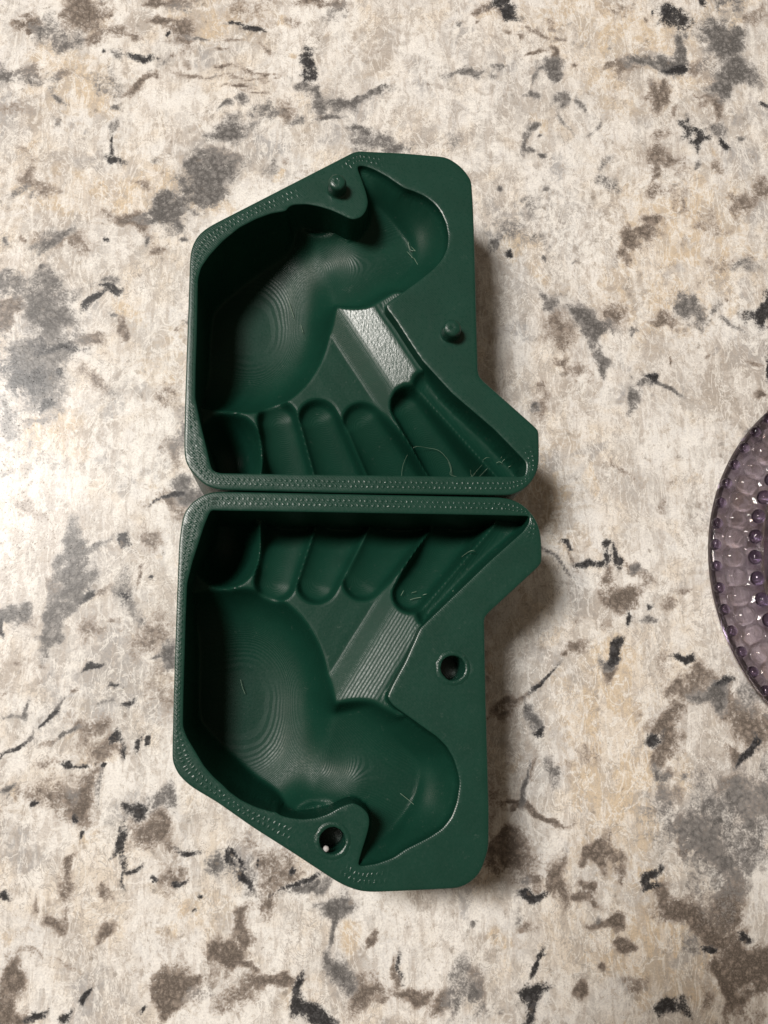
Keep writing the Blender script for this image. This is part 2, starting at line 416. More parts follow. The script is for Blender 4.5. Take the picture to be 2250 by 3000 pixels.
(-69.03,-6.14,1.46,1.25,-0,0.5,4),
(-73.75,40.06,2.83,7.19,-0,0.78,1),
(-74.31,31.25,2.81,2.38,-0,0.8,1),
(-77.73,26.34,2.68,2.58,-20,0.65,1),
(-80.57,20.94,1.92,5.33,-10,0.7,1),
(-70.23,44.29,4.39,1.21,22,0.65,1),
(-70.53,30.37,2.38,1.51,20,0.9,2),
(-65.23,31.03,2.39,1.3,-0,0.5,0),
(-60.46,47.7,1.55,1.55,30,0.8,2),
(-58.13,44.35,1.54,0.88,-30,0.5,3),
(-57.05,28.3,2.82,2.17,-10,0.6,1),
(-57.41,29.06,1.74,0.65,-15,0.95,2),
(-53.5,37.9,0.77,0.99,-0,0.75,0),
(-52.49,34.58,0.44,2.19,-0,0.6,0),
(-48.75,35.69,0.66,0.33,-0,0.95,2),
(-61.51,20.89,1.18,0.97,-0,0.75,0),
(-93.75,22.04,2.97,1.91,-0,0.85,1),
(-87.96,21.49,2.55,1.28,-0,0.5,0),
(-95.57,18.3,0.63,2.32,-0,0.95,2),
(-49.71,19.78,4.32,3.67,-0,0.45,0),
(-66.56,15.84,3.63,2.99,-0,0.4,0),
(-39.97,65.21,3.63,2.72,-0,0.8,1),
(-45.94,61.69,4.51,0.68,28,0.9,2),
(-42.54,59.42,6.08,2.7,-0,0.6,0),
(-38.04,57.17,3.38,2.25,-0,0.6,0),
(-50.96,49.68,2.89,2,-0,0.5,0),
(-57.76,67.09,1.8,1.58,-0,0.55,3),
(-79.69,32.34,1.94,1.29,20,0.65,0),
(-62.6,160.28,4.44,2.22,-18,0.72,0),
(-49.28,164.47,5.97,1.99,12,0.82,1),
(-50.9,166.64,2.49,1.5,-0,0.8,1),
(-45.03,161.24,1.49,2.24,20,0.68,1),
(-87.13,153.52,5.58,2.18,25,0.72,1),
(-88.76,152.18,4.84,1.69,-0,0.6,0),
(-81.73,159.52,1.71,2.69,-0,0.5,3),
(-77.3,152.61,2.43,2.43,30,0.6,0),
(-70.94,152.46,0.73,0.85,30,0.85,2),
(-57.04,153.38,0.98,1.47,-0,0.65,1),
(-52.62,150.71,2.21,1.72,-20,0.55,0),
(-44.22,154.77,1.24,0.86,-20,0.75,1),
(-103.02,152.27,0.72,0.96,-0,0.75,1),
(-98.49,152.45,0.96,0.48,-0,0.85,0),
(-88.34,145.45,1.68,0.72,30,0.55,3),
(-91.8,142.54,0.72,0.72,-0,0.85,1),
(-91.02,137.54,2.86,2.38,-0,0.6,1),
(-97.84,134.82,5.93,3.08,-0,0.5,1),
(-89.88,133.83,5.94,4.28,-0,0.65,1),
(-88.36,127.66,4.25,4.73,-0,0.8,1),
(-88.67,123.7,3.06,2.12,-0,0.9,1),
(-87.24,118.82,1.64,3.99,-0,0.7,1),
(-83.85,127.8,2.13,1.18,-0,0.6,1),
(-100.87,126.66,3.05,1.88,10,0.8,0),
(-103.21,123.52,1.4,3.98,-0,0.85,0),
(-73.98,129.59,2.98,1.31,45,1.05,2),
(-68.32,134.9,3.6,1.32,-5,0.95,2),
(-69.64,138.26,3.13,1.68,-0,0.55,1),
(-62.47,120.37,1.19,2.37,-0,0.6,0),
(-64.95,124.64,1.19,0.48,-0,0.65,1),
(-74.1,115.14,3.99,1.41,8,0.6,0),
(-94.6,120.09,3.51,2.34,-0,0.5,3),
(-90.34,106.24,8.79,8.33,-30,0.75,1),
(-94.09,104.35,4.61,4.61,-0,0.75,2),
(-85.2,113.02,4.67,1.87,-10,0.78,2),
(-82.94,103.4,1.04,0.69,-0,0.95,2),
(-85.49,99.75,3.45,2.53,-0,0.6,1),
(-87.5,93.16,2.06,1.37,20,0.9,2),
(-90.19,87.21,3.86,0.91,-0,0.65,0),
(-96.32,88.86,0.57,3.4,-0,0.55,3),
(-71.2,103.07,2.09,1.86,-0,0.6,0),
(-64.77,97.8,3.94,3.94,-0,0.45,3),
(-52.35,69.7,2.49,1.59,-0,0.6,3),
(-48.56,72.07,2.28,2.28,-0,0.4,3),
(-45.49,79.14,3.9,2.75,-0,0.45,3),
(-46.68,95.77,1.63,2.33,-0,0.45,0),
(-85.62,84.36,6.8,5.67,-0,0.5,4),
(-86.59,212.66,11.54,7.7,-0,0.4,4),
(-54.91,172.4,13.76,6.25,-0,0.5,4),
(-84.07,169.82,11.1,6.16,-0,0.35,4),
(-36.72,242.48,10.76,6.72,-0,0.35,4),
(122.97,242.22,22.93,15.76,-0,0.35,4),
(137.21,161.4,16.09,16.09,-0,0.45,4),
(129.42,143.56,18.41,11.83,-0,0.35,4),
(159.8,121.96,7.84,10.45,-0,0.3,3),
(76.51,88.36,9.76,7.32,-0,0.3,3),
(84.03,67.78,7.2,14.41,-0,0.3,4),
(68.97,113.19,4.98,19.93,-0,0.15,3),
(92.42,166.48,15.86,15.86,-0,0.3,3),
(55.74,213.5,16.31,21.74,-0,0.25,3),
(-28.15,241.8,5.45,0.67,-18.95,0.75,2),
(-21.33,239.34,3.35,0.94,-11.31,0.85,2),
(-41.13,234.44,3.71,0.67,10.08,0.65,1),
(-29.22,234.46,2.35,0.54,-4.24,0.6,0),
(-31.92,230.72,2.68,0.53,-7.13,0.6,0),
(-16.99,231.27,2.97,0.54,-27.98,0.6,0),
(-31.11,223.31,3.35,0.53,-9.46,0.65,0),
(-21.18,222.47,7.23,0.4,-7.26,0.6,0),
(-40.96,219.08,8.37,0.39,-9,0.55,0),
(-25.58,219.4,11.65,0.4,3.03,0.5,0),
(-26.92,215.87,4.28,0.53,2.01,0.7,0),
(-18.23,214.04,4.29,0.53,1.01,0.6,0),
(-90.27,206.62,3.4,0.38,-47.56,0.6,1),
(-89.19,197.7,2.35,0.51,-67.83,0.55,1),
(-84.51,194.37,4.92,0.5,-87.55,0.5,3),
(-101.58,186.62,4.46,0.5,-42.46,0.4,0),
(16.16,212.91,10.67,1.34,9.06,0.72,1),
(14.52,210.57,3.09,0.8,-35.54,0.6,1),
(71.83,230.87,6.07,0.83,21.8,0.5,1),
(125.82,104.98,5.17,0.76,-35.06,0.78,1),
(153.88,127.72,5.25,0.52,-33.69,0.6,1),
(108.52,74.26,5.88,0.61,-45.94,0.5,0),
(77.83,2,5.38,0.67,-140.81,0.85,2),
(66.83,-6.05,5.63,0.66,-144.54,0.6,0),
(70.98,-38.96,7.36,1.07,-19.98,1,0),
(74.12,-11.71,4.42,0.66,-72.9,0.6,1),
(73.45,-27.47,4.39,0.54,-98.13,0.55,0),
(-60.97,2.54,1.82,0.42,-29.48,0.8,2),
(-66.96,6.66,3.45,0.53,16.8,0.95,2),
(-87.14,-5.84,2.65,0.52,-112.83,0.75,1),
(-90.53,-7.36,3.37,0.62,167.01,0.5,1),
(-75.89,-5.86,2.25,0.62,-116.57,0.75,1),
(-78.52,-8.63,3.19,0.72,-146.98,0.95,2),
(-86.61,-13.63,2.89,0.72,-124.44,0.75,1),
(-90.13,-17.41,4.08,0.82,-141.34,0.82,2),
(-78.79,-15.67,3.33,0.62,18.78,0.6,0),
(-73.18,-13.18,4.14,0.52,28.02,0.7,1),
(-44.32,62.74,2.67,0.56,36.25,0.95,2),
(71.84,-83.85,4.65,0.51,-119.74,0.9,2),
(29.98,-84.41,3.53,0.5,-94.76,0.7,2),
(-55.12,-52.57,4.77,0.5,-83.29,0.7,2),
(-21,-51.68,2.68,0.41,116.57,0.9,2),
(-55.97,162.5,4.52,0.74,55.01,0.3,0),
(97.97,81.21,5.38,1.47,20.14,0.5,3),
(92.74,73.93,6.84,1.7,-135,0.45,3),
(88.77,42.95,4.82,0.59,-56.31,0.5,0),
(83.68,41.19,4.56,0.58,-36.03,0.7,1)]

# ------------------------------------------------------------------ helpers
def tag(o, label=None, cat=None, group=None, kind=None):
    if label: o['label'] = label
    if cat: o['category'] = cat
    if group: o['group'] = group
    if kind: o['kind'] = kind
    return o

def empty(name, loc=(0, 0, 0)):
    o = bpy.data.objects.new(name, None)
    o.empty_display_size = 0.01
    o.location = Vector(loc) * MM
    col.objects.link(o)
    return o

def mesh_obj(name, verts, faces, mat, parent=None, smooth=True, sharp=None):
    """verts in mm (world); stored relative to the parent's location"""
    off = np.array(parent.location) / MM if parent is not None else np.zeros(3)
    me = bpy.data.meshes.new(name)
    v = (np.asarray(verts, float) - off) * MM
    me.from_pydata(v.tolist(), [], [tuple(int(i) for i in f) for f in faces])
    me.update()
    if smooth:
        me.polygons.foreach_set('use_smooth', [True] * len(me.polygons))
        if sharp:
            me.set_sharp_from_angle(angle=math.radians(sharp))
    me.materials.append(mat)
    o = bpy.data.objects.new(name, me)
    col.objects.link(o)
    if parent is not None:
        o.parent = parent
    return o

def resample(P, step):
    P = np.asarray(P, float)
    Q = np.vstack([P, P[:1]])
    out = []
    for a, b in zip(Q[:-1], Q[1:]):
        n = max(1, int(round(np.linalg.norm((b - a)[:2]) / step)))
        for i in range(n):
            out.append(a + (b - a) * i / n)
    return np.array(out)

def chaikin(P, keep=3.0, rounds=2):
    """corner rounding that leaves long straight runs straight"""
    P = np.asarray(P, float)
    for _ in range(rounds):
        out = []
        n = len(P)
        for i in range(n):
            a, b = P[i], P[(i + 1) % n]
            L = np.linalg.norm((b - a)[:2])
            t = 0.25 if L < keep * 4 else keep / L
            out.append(a + (b - a) * t)
            out.append(b + (a - b) * t)
        P = np.array(out)
    return P

def inside(P, poly):
    x, y = P[:, 0], P[:, 1]
    r = np.zeros(len(P), bool)
    n = len(poly)
    for i in range(n):
        x1, y1 = poly[i][:2]
        x2, y2 = poly[(i + 1) % n][:2]
        if y1 == y2: continue
        c = ((y1 > y) != (y2 > y)) & (x < (x2 - x1) * (y - y1) / (y2 - y1) + x1)
        r ^= c
    return r

def dist_poly(P, poly, val=None):
    best = np.full(len(P), 1e9)
    bv = np.zeros(len(P))
    n = len(poly)
    for i in range(n):
        a = poly[i]; b = poly[(i + 1) % n]
        ab = b[:2] - a[:2]
        L2 = ab @ ab
        if L2 < 1e-12: continue
        t = np.clip(((P - a[:2]) @ ab) / L2, 0, 1)
        d = np.hypot(P[:, 0] - a[0] - t * ab[0], P[:, 1] - a[1] - t * ab[1])
        m = d < best
        best[m] = d[m]
        if val is not None:
            bv[m] = (a[2] + (b[2] - a[2]) * t)[m]
    return best, bv

def nearest_arc(P, poly):
    best = np.full(len(P), 1e9); arc = np.zeros(len(P)); s = 0.0
    n = len(poly)
    for i in range(n):
        a = poly[i][:2]; ab = poly[(i + 1) % n][:2] - a
        L = math.hypot(*ab)
        if L < 1e-9: continue
        t = np.clip(((P - a) @ ab) / (L * L), 0, 1)
        d = np.hypot(P[:, 0] - a[0] - t * ab[0], P[:, 1] - a[1] - t * ab[1])
        m = d < best
        best[m] = d[m]; arc[m] = s + t[m] * L
        s += L
    return arc

def offset(poly, d):
    p = np.asarray(poly)[:, :2]
    nx = np.roll(p, -1, 0) - np.roll(p, 1, 0)
    nx /= np.linalg.norm(nx, axis=1)[:, None] + 1e-9
    nrm = np.stack([nx[:, 1], -nx[:, 0]], 1)
    area = 0.5 * np.sum(p[:, 0] * np.roll(p[:, 1], -1) - p[:, 1] * np.roll(p[:, 0], -1))
    if area < 0: nrm = -nrm
    return p + nrm * d          # d > 0 : outward

# ------------------------------------------------------------------ node helpers
class NT:
    def __init__(self, name):
        self.m = bpy.data.materials.new(name)
        self.m.use_nodes = True
        self.t = self.m.node_tree
        self.b = self.t.nodes['Principled BSDF']
    def n(self, kind, **kw):
        nd = self.t.nodes.new('ShaderNode' + kind)
        for k, v in kw.items():
            if isinstance(k, str) and hasattr(nd, k): setattr(nd, k, v)
        return nd
    def l(self, a, b): self.t.links.new(a, b)
    def math(self, op, a, b=None, c=None, clamp=False):
        nd = self.n('Math', operation=op)
        nd.use_clamp = clamp
        for i, v in enumerate((a, b, c)):
            if v is None: continue
            if isinstance(v, (int, float)): nd.inputs[i].default_value = v
            else: self.l(v, nd.inputs[i])
        return nd.outputs[0]
    def mix(self, f, a, b, blend='MIX'):
        nd = self.n('MixRGB', blend_type=blend)
        for i, v in enumerate((f, a, b)):
            if isinstance(v, (int, float)): nd.inputs[i].default_value = v
            elif isinstance(v, tuple): nd.inputs[i].default_value = (*v, 1)
            else: self.l(v, nd.inputs[i])
        return nd.outputs[0]
    def coords(self, scale):
        tc = self.n('TexCoord')
        mp = self.n('Mapping')
        mp.inputs['Scale'].default_value = scale
        self.l(tc.outputs['Object'], mp.inputs['Vector'])
        return mp.outputs['Vector']
    def noise(self, vec, scale=1, detail=4, rough=.55, dist=0.0):
        nd = self.n('TexNoise')
        nd.inputs['Scale'].default_value = scale
        nd.inputs['Detail'].default_value = detail
        nd.inputs['Roughness'].default_value = rough
        nd.inputs['Distortion'].default_value = dist
        self.l(vec, nd.inputs['Vector'])
        return nd.outputs['Fac']
    def step(self, v, lo, hi, a=0.0, b=1.0):
        nd = self.n('MapRange')
        nd.interpolation_type = 'SMOOTHSTEP'
        self.l(v, nd.inputs['Value'])
        for k, x in (('From Min', lo), ('From Max', hi), ('To Min', a), ('To Max', b)):
            nd.inputs[k].default_value = x
        return nd.outputs['Result']
    def bump(self, h, dist, strength=1.0, normal=None):
        nd = self.n('Bump')
        nd.inputs['Strength'].default_value = strength
        nd.inputs['Distance'].default_value = dist
        self.l(h, nd.inputs['Height'])
        if normal is not None: self.l(normal, nd.inputs['Normal'])
        return nd.outputs['Normal']

def plastic(name, rim=False):
    """dark green printed plastic: layer lines follow the height, so shallow slopes show contour rings"""
    N = NT(name)
    v = N.coords((1000, 1000, 1000))                     # millimetres
    sep = N.n('SeparateXYZ'); N.l(v, sep.inputs[0])
    big = N.noise(v, .12, 3, .5)
    fine = N.noise(v, 1.6, 4, .6)
    c = N.mix(big, (.006, .038, .025), (.010, .054, .037)) if rim else N.mix(big, (.0045, .033, .021), (.007, .048, .031))  # same plastic; cavity copy darker, recess shade put into its colour
    c = N.mix(N.step(fine, .62, .8, 0, .35), c, (.02, .07, .05))
    dust = N.math('MULTIPLY', N.step(N.noise(v, .35, 4, .75), .60, .75), N.step(N.noise(v, 2.5, 2, .6), .45, .6))
    c = N.mix(N.math('MULTIPLY', dust, .28), c, (.16, .20, .18))
    N.l(c, N.b.inputs['Base Color'])
    wob = N.math('MULTIPLY', N.noise(v, .22, 2, .5), .12)
    z = N.math('ADD', sep.outputs['Z'], wob)
    LAY = .24
    geo = N.n('NewGeometry')
    sn = N.n('SeparateXYZ'); N.l(geo.outputs['True Normal'], sn.inputs[0])
    ridge = N.math('MULTIPLY', N.math('PINGPONG', N.math('MULTIPLY', z, 1 / LAY), .5), .075)
    # printed slopes are stacks of level treads: shallow slopes shade like level ground
    w = N.math('MULTIPLY', N.step(sn.outputs['Z'], .60, .95), .30)
    if not rim:
        ta = N.n('VertexColor'); ta.layer_name = 'terrace'
        sc0 = N.n('SeparateColor'); N.l(ta.outputs['Color'], sc0.inputs[0])
        w = N.math('MULTIPLY', w, sc0.outputs[0])
        ridge = N.math('MULTIPLY', ridge, N.math('MULTIPLY_ADD', sc0.outputs[0], .75, .25))
    nm = N.n('Mix', data_type='VECTOR')
    N.l(w, nm.inputs[0]); N.l(geo.outputs['Normal'], nm.inputs[4]); nm.inputs[5].default_value = (0, 0, 1)
    h = N.math('ADD', ridge, N.math('MULTIPLY', fine, .03 if rim else .016))
    if rim:
        # dots of the infill turns show where the rim is a narrow wall
        at = N.n('VertexColor'); at.layer_name = 'narrow'
        sc = N.n('SeparateColor'); N.l(at.outputs['Color'], sc.inputs[0])
        jit = N.math('MULTIPLY', N.math('SUBTRACT', N.noise(v, .8, 2, .5), .5), 1.1)
        arc = N.math('ADD', sc.outputs[1], jit)
        dots = None
        for k, row in enumerate((.36, .62)):
            ax = N.math('MULTIPLY', N.math('SUBTRACT', N.math('FRACT', N.math('MULTIPLY_ADD', arc, 1 / 1.55, .5 * k)), .5), 1.55 / .46)
            ay = N.math('MULTIPLY', N.math('SUBTRACT', sc.outputs[2], row), 4.4 / .42)
            r2 = N.math('ADD', N.math('MULTIPLY', ax, ax), N.math('MULTIPLY', ay, ay))
            dk = N.step(r2, .05, 1.1, 1, 0)
            dots = dk if dots is None else N.math('MAXIMUM', dots, dk)
        mask = N.math('MULTIPLY', N.step(N.noise(v, .10, 2, .5), .30, .55, .25, 1), sc.outputs[0])
        h = N.math('ADD', h, N.math('MULTIPLY', N.math('MULTIPLY', dots, mask), .12))
        # raster lines of the top layer
        u = N.math('ADD', sep.outputs['X'], sep.outputs['Y'])
        ras = N.math('PINGPONG', N.math('MULTIPLY', u, 1.2), .5)
        h = N.math('ADD', h, N.math('MULTIPLY', ras, .03))
    if not rim:
        sw = N.math('MULTIPLY', N.math('SUBTRACT', 1.0, sc0.outputs[0]), .075)
        h = N.math('ADD', h, N.math('MULTIPLY', N.noise(N.coords((1500, 420, 1000)), 1.0, 3, .7), sw))
    nb = N.bump(h, .001, .95, nm.outputs[1])
    N.l(nb, N.b.inputs['Normal'])
    rg = N.step(fine, .3, .75, .26, .36) if rim else N.step(fine, .3, .75, .31, .45)
    if not rim:
        rg = N.math('SUBTRACT', rg, N.math('MULTIPLY', N.math('SUBTRACT', 1.0, sc0.outputs[0]), .14))
    N.l(rg, N.b.inputs['Roughness'])
    N.b.inputs['Specular IOR Level'].default_value = .45
    if not rim:
        N.l(N.math('MULTIPLY_ADD', sc0.outputs[0], -.24, .42), N.b.inputs['Specular IOR Level'])
    return N.m

def counter_material():
    N = NT('granite_laminate')
    v = N.coords((1000, 1000, 1000))
    tall = N.coords((1000, 200, 1000))
    # warp the lookup a little
    at = N.n('VertexColor'); at.layer_name = 'grain_dark'
    sd = N.n('SeparateColor'); N.l(at.outputs['Color'], sd.inputs[0])
    at2 = N.n('VertexColor'); at2.layer_name = 'grain_tint'
    st = N.n('SeparateColor'); N.l(at2.outputs['Color'], st.inputs[0])
    n1 = N.noise(v, .045, 3, .6, .6)
    n2 = N.noise(v, .16, 4, .65, 1.0)
    n3 = N.noise(tall, .40, 4, .65, .6)
    n4 = N.noise(v, .50, 4, .72, .8)
    n5 = N.noise(v, 1.5, 3, .65)
    # ragged mineral flakes
    def flakes(scale, sq, warp):
        cv = N.coords((1000, 1000 * sq, 1000))
        nn = N.n('TexNoise'); nn.inputs['Scale'].default_value = scale * 2.2; nn.inputs['Detail'].default_value = 4
        N.l(cv, nn.inputs['Vector'])
        sub = N.n('VectorMath', operation='MULTIPLY_ADD')
        N.l(nn.outputs['Color'], sub.inputs[0])
        sub.inputs[1].default_value = (warp, warp, 0)
        N.l(cv, sub.inputs[2])
        vo = N.n('TexVoronoi', feature='SMOOTH_F1'); vo.inputs['Scale'].default_value = scale
        vo.inputs['Smoothness'].default_value = .35
        N.l(sub.outputs[0], vo.inputs['Vector'])
        s_ = N.n('SeparateColor'); N.l(vo.outputs['Color'], s_.inputs[0])
        return s_.outputs
    fb = flakes(.20, .5, 9.0)
    n0 = N.noise(v, .022, 3, .55, .8)
    wob = N.math('ADD', N.math('MULTIPLY', N.math('SUBTRACT', n2, .5), 1.0), N.math('MULTIPLY', N.math('SUBTRACT', n4, .5), .9))
    c = N.mix(N.step(n1, .40, .60), (.82, .81, .795), (.80, .73, .64))
    c = N.mix(N.step(n0, .51, .60, 0, .75), c, (.56, .535, .51))
    c = N.mix(N.step(n0, .47, .38, 0, .85), c, (.92, .91, .885))
    wt = N.step(N.math('ADD', st.outputs[1], wob), .04, .45, 0, .85)
    c = N.mix(wt, c, (.70, .57, .41))
    tp = N.step(N.math('ADD', st.outputs[2], wob), .14, .55, 0, .75)
    c = N.mix(tp, c, (.44, .39, .345))
    ct = N.step(N.math('ADD', st.outputs[0], wob), .12, .6, 0, .8)
    c = N.mix(ct, c, (.42, .415, .42))
    c = N.mix(N.step(fb[0], .50, .78, 0, .45), c, (.93, .91, .88))
    c = N.mix(N.step(fb[1], .60, .86, 0, .45), c, (.50, .475, .45))
    c = N.mix(N.step(n2, .53, .64, 0, .35), c, (.55, .50, .45))
    c = N.mix(N.step(n2, .47, .38, 0, .38), c, (.93, .91, .875))
    c = N.mix(N.step(n3, .51, .61, 0, .5), c, (.53, .475, .425))
    c = N.mix(N.step(n3, .45, .36, 0, .5), c, (.95, .93, .89))
    c = N.mix(N.step(n4, .555, .66, 0, .40), c, (.42, .385, .355))
    c = N.mix(N.step(n4, .43, .33, 0, .42), c, (.96, .94, .91))
    c = N.mix(N.math('MULTIPLY', N.step(n5, .57, .66, 0, .8), N.step(n2, .46, .60)), c, (.34, .30, .265))
    rv = N.noise(N.coords((1000, 520, 1000)), .11, 4, .6, 1.6)
    vein = N.step(N.math('ABSOLUTE', N.math('SUBTRACT', rv, .5)), .03, .0)
    c = N.mix(N.math('MULTIPLY', vein, .65), c, (.95, .935, .90))
    rv2 = N.noise(N.coords((900, 700, 1000)), .17, 4, .65, 1.2)
    vein2 = N.math('MULTIPLY', N.step(N.math('ABSOLUTE', N.math('SUBTRACT', rv2, .5)), .026, .0), N.step(n1, .44, .58))
    c = N.mix(N.math('MULTIPLY', vein2, .65), c, (.42, .39, .365))
    # dark mineral patches: soft grainy halo, ragged core
    rag = N.math('ADD', N.math('MULTIPLY', N.math('SUBTRACT', n2, .5), .8), N.math('MULTIPLY', N.math('SUBTRACT', n4, .5), 1.0))
    rag = N.math('ADD', rag, N.math('MULTIPLY', N.math('SUBTRACT', n5, .5), 1.25))
    rag = N.math('ADD', rag, N.math('MULTIPLY', N.math('SUBTRACT', fb[2], .5), .25))
    ce = N.n('TexVoronoi', feature='DISTANCE_TO_EDGE'); ce.inputs['Scale'].default_value = .42
    N.l(v, ce.inputs['Vector'])
    cell = N.step(N.math('ADD', ce.outputs['Distance'], N.math('MULTIPLY', N.math('SUBTRACT', n5, .5), 1.1)), -.05, .55)
    def patch(ch, lo, hi, colr, amt, halo):
        nonlocal c
        gate = N.step(ch, .02, .2)
        s_ = N.math('ADD', ch, rag)
        f = N.math('MULTIPLY', N.step(s_, lo - .24, hi, 0, halo), gate)
        c = N.mix(f, c, tuple(min(1, x * 2.3 + .05) for x in colr))
        f = N.math('MULTIPLY', N.step(s_, lo, hi + .12, 0, amt), gate)
        inner = N.mix(cell, tuple(x * .7 for x in colr), tuple(min(1, x * 1.9 + .02) for x in colr))
        c = N.mix(f, c, inner)
    patch(sd.outputs[0], .30, .70, (.165, .138, .118), .92, .92)
    patch(sd.outputs[1], .30, .70, (.135, .130, .128), .92, .92)
    patch(sd.outputs[2], .34, .60, (.036, .036, .039), .95, .75)
    # small free specks
    vo = N.n('TexVoronoi', feature='F1')
    vo.inputs['Scale'].default_value = .20
    N.l(v, vo.inputs['Vector'])
    sp = N.math('ADD', vo.outputs['Distance'], N.math('MULTIPLY', N.math('SUBTRACT', n4, .5), 1.2))
    N_s = N.math('MULTIPLY', N.step(sp, .20, .06), N.step(n2, .46, .60))
    c = N.mix(N.math('MULTIPLY', N_s, .6), c, (.24, .205, .175))
    # fine grain
    c = N.mix(1.0, c, N.mix(N.step(n5, .3, .7), (.84, .84, .84), (1.08, 1.075, 1.06)), 'MULTIPLY')
    N.l(c, N.b.inputs['Base Color'])
    pe = N.noise(v, .9, 2, .5)
    pf = N.noise(v, .28, 2, .5)
    pits = N.step(N.noise(v, 1.3, 1, .5), .66, .78)
    hh = N.math('ADD', N.math('ADD', N.math('MULTIPLY', pe, .022), N.math('MULTIPLY', pf, .02)), N.math('MULTIPLY', pits, .06))
    N.l(N.bump(hh, .001, 1.0), N.b.inputs['Normal'])
    N.b.inputs['Roughness'].default_value = .27
    N.b.inputs['Specular IOR Level'].default_value = .27
    return N.m

def glass(name, colr, clear, rough=.03):
    """tinted glass; part of it is a straight see-through so that light reaches what lies under the dish"""
    N = NT(name)
    N.b.inputs['Base Color'].default_value = (*colr, 1)
    N.b.inputs['Transmission Weight'].default_value = 1.0
    N.b.inputs['Roughness'].default_value = rough
    N.b.inputs['IOR'].default_value = 1.42
    tr = N.n('BsdfTransparent'); tr.inputs[0].default_value = (*colr, 1)
    mx = N.n('MixShader'); mx.inputs[0].default_value = clear
    out = N.t.nodes['Material Output']
    N.l(N.b.outputs[0], mx.inputs[1]); N.l(tr.outputs[0], mx.inputs[2])
    N.l(mx.outputs[0], out.inputs['Surface'])
    return N.m

def plain(name, colr, rough=.5, metal=0.0):
    N = NT(name)
    v = N.coords((1000, 1000, 1000))
    nn = N.noise(v, .8, 3)
    N.l(N.mix(nn, tuple(x * .85 for x in colr), colr), N.b.inputs['Base Color'])
    N.b.inputs['Roughness'].default_value = rough
    N.b.inputs['Metallic'].default_value = metal
    return N.m

M_SHELL = plastic('green_plastic_rim', True)
M_CAV = plastic('green_plastic_shaded')
M_COUNTER = counter_material()
M_GLASS = glass('violet_glass', (.70, .655, .71), .08)
M_BEAD = glass('deep_violet_glass', (.52, .45, .60), .10)
M_STRAND = plain('green_strand', (.22, .32, .24), .25)
M_PHONE = plain('phone_black', (.02, .02, .022), .3)
M_LENS = plain('lens_black', (.005, .005, .006), .1)
M_PINHOLE = plain('pinhole_white', (.55, .53, .53), .6)
M_HAIR = plain('pale_fibre', (.55, .48, .38), .4)

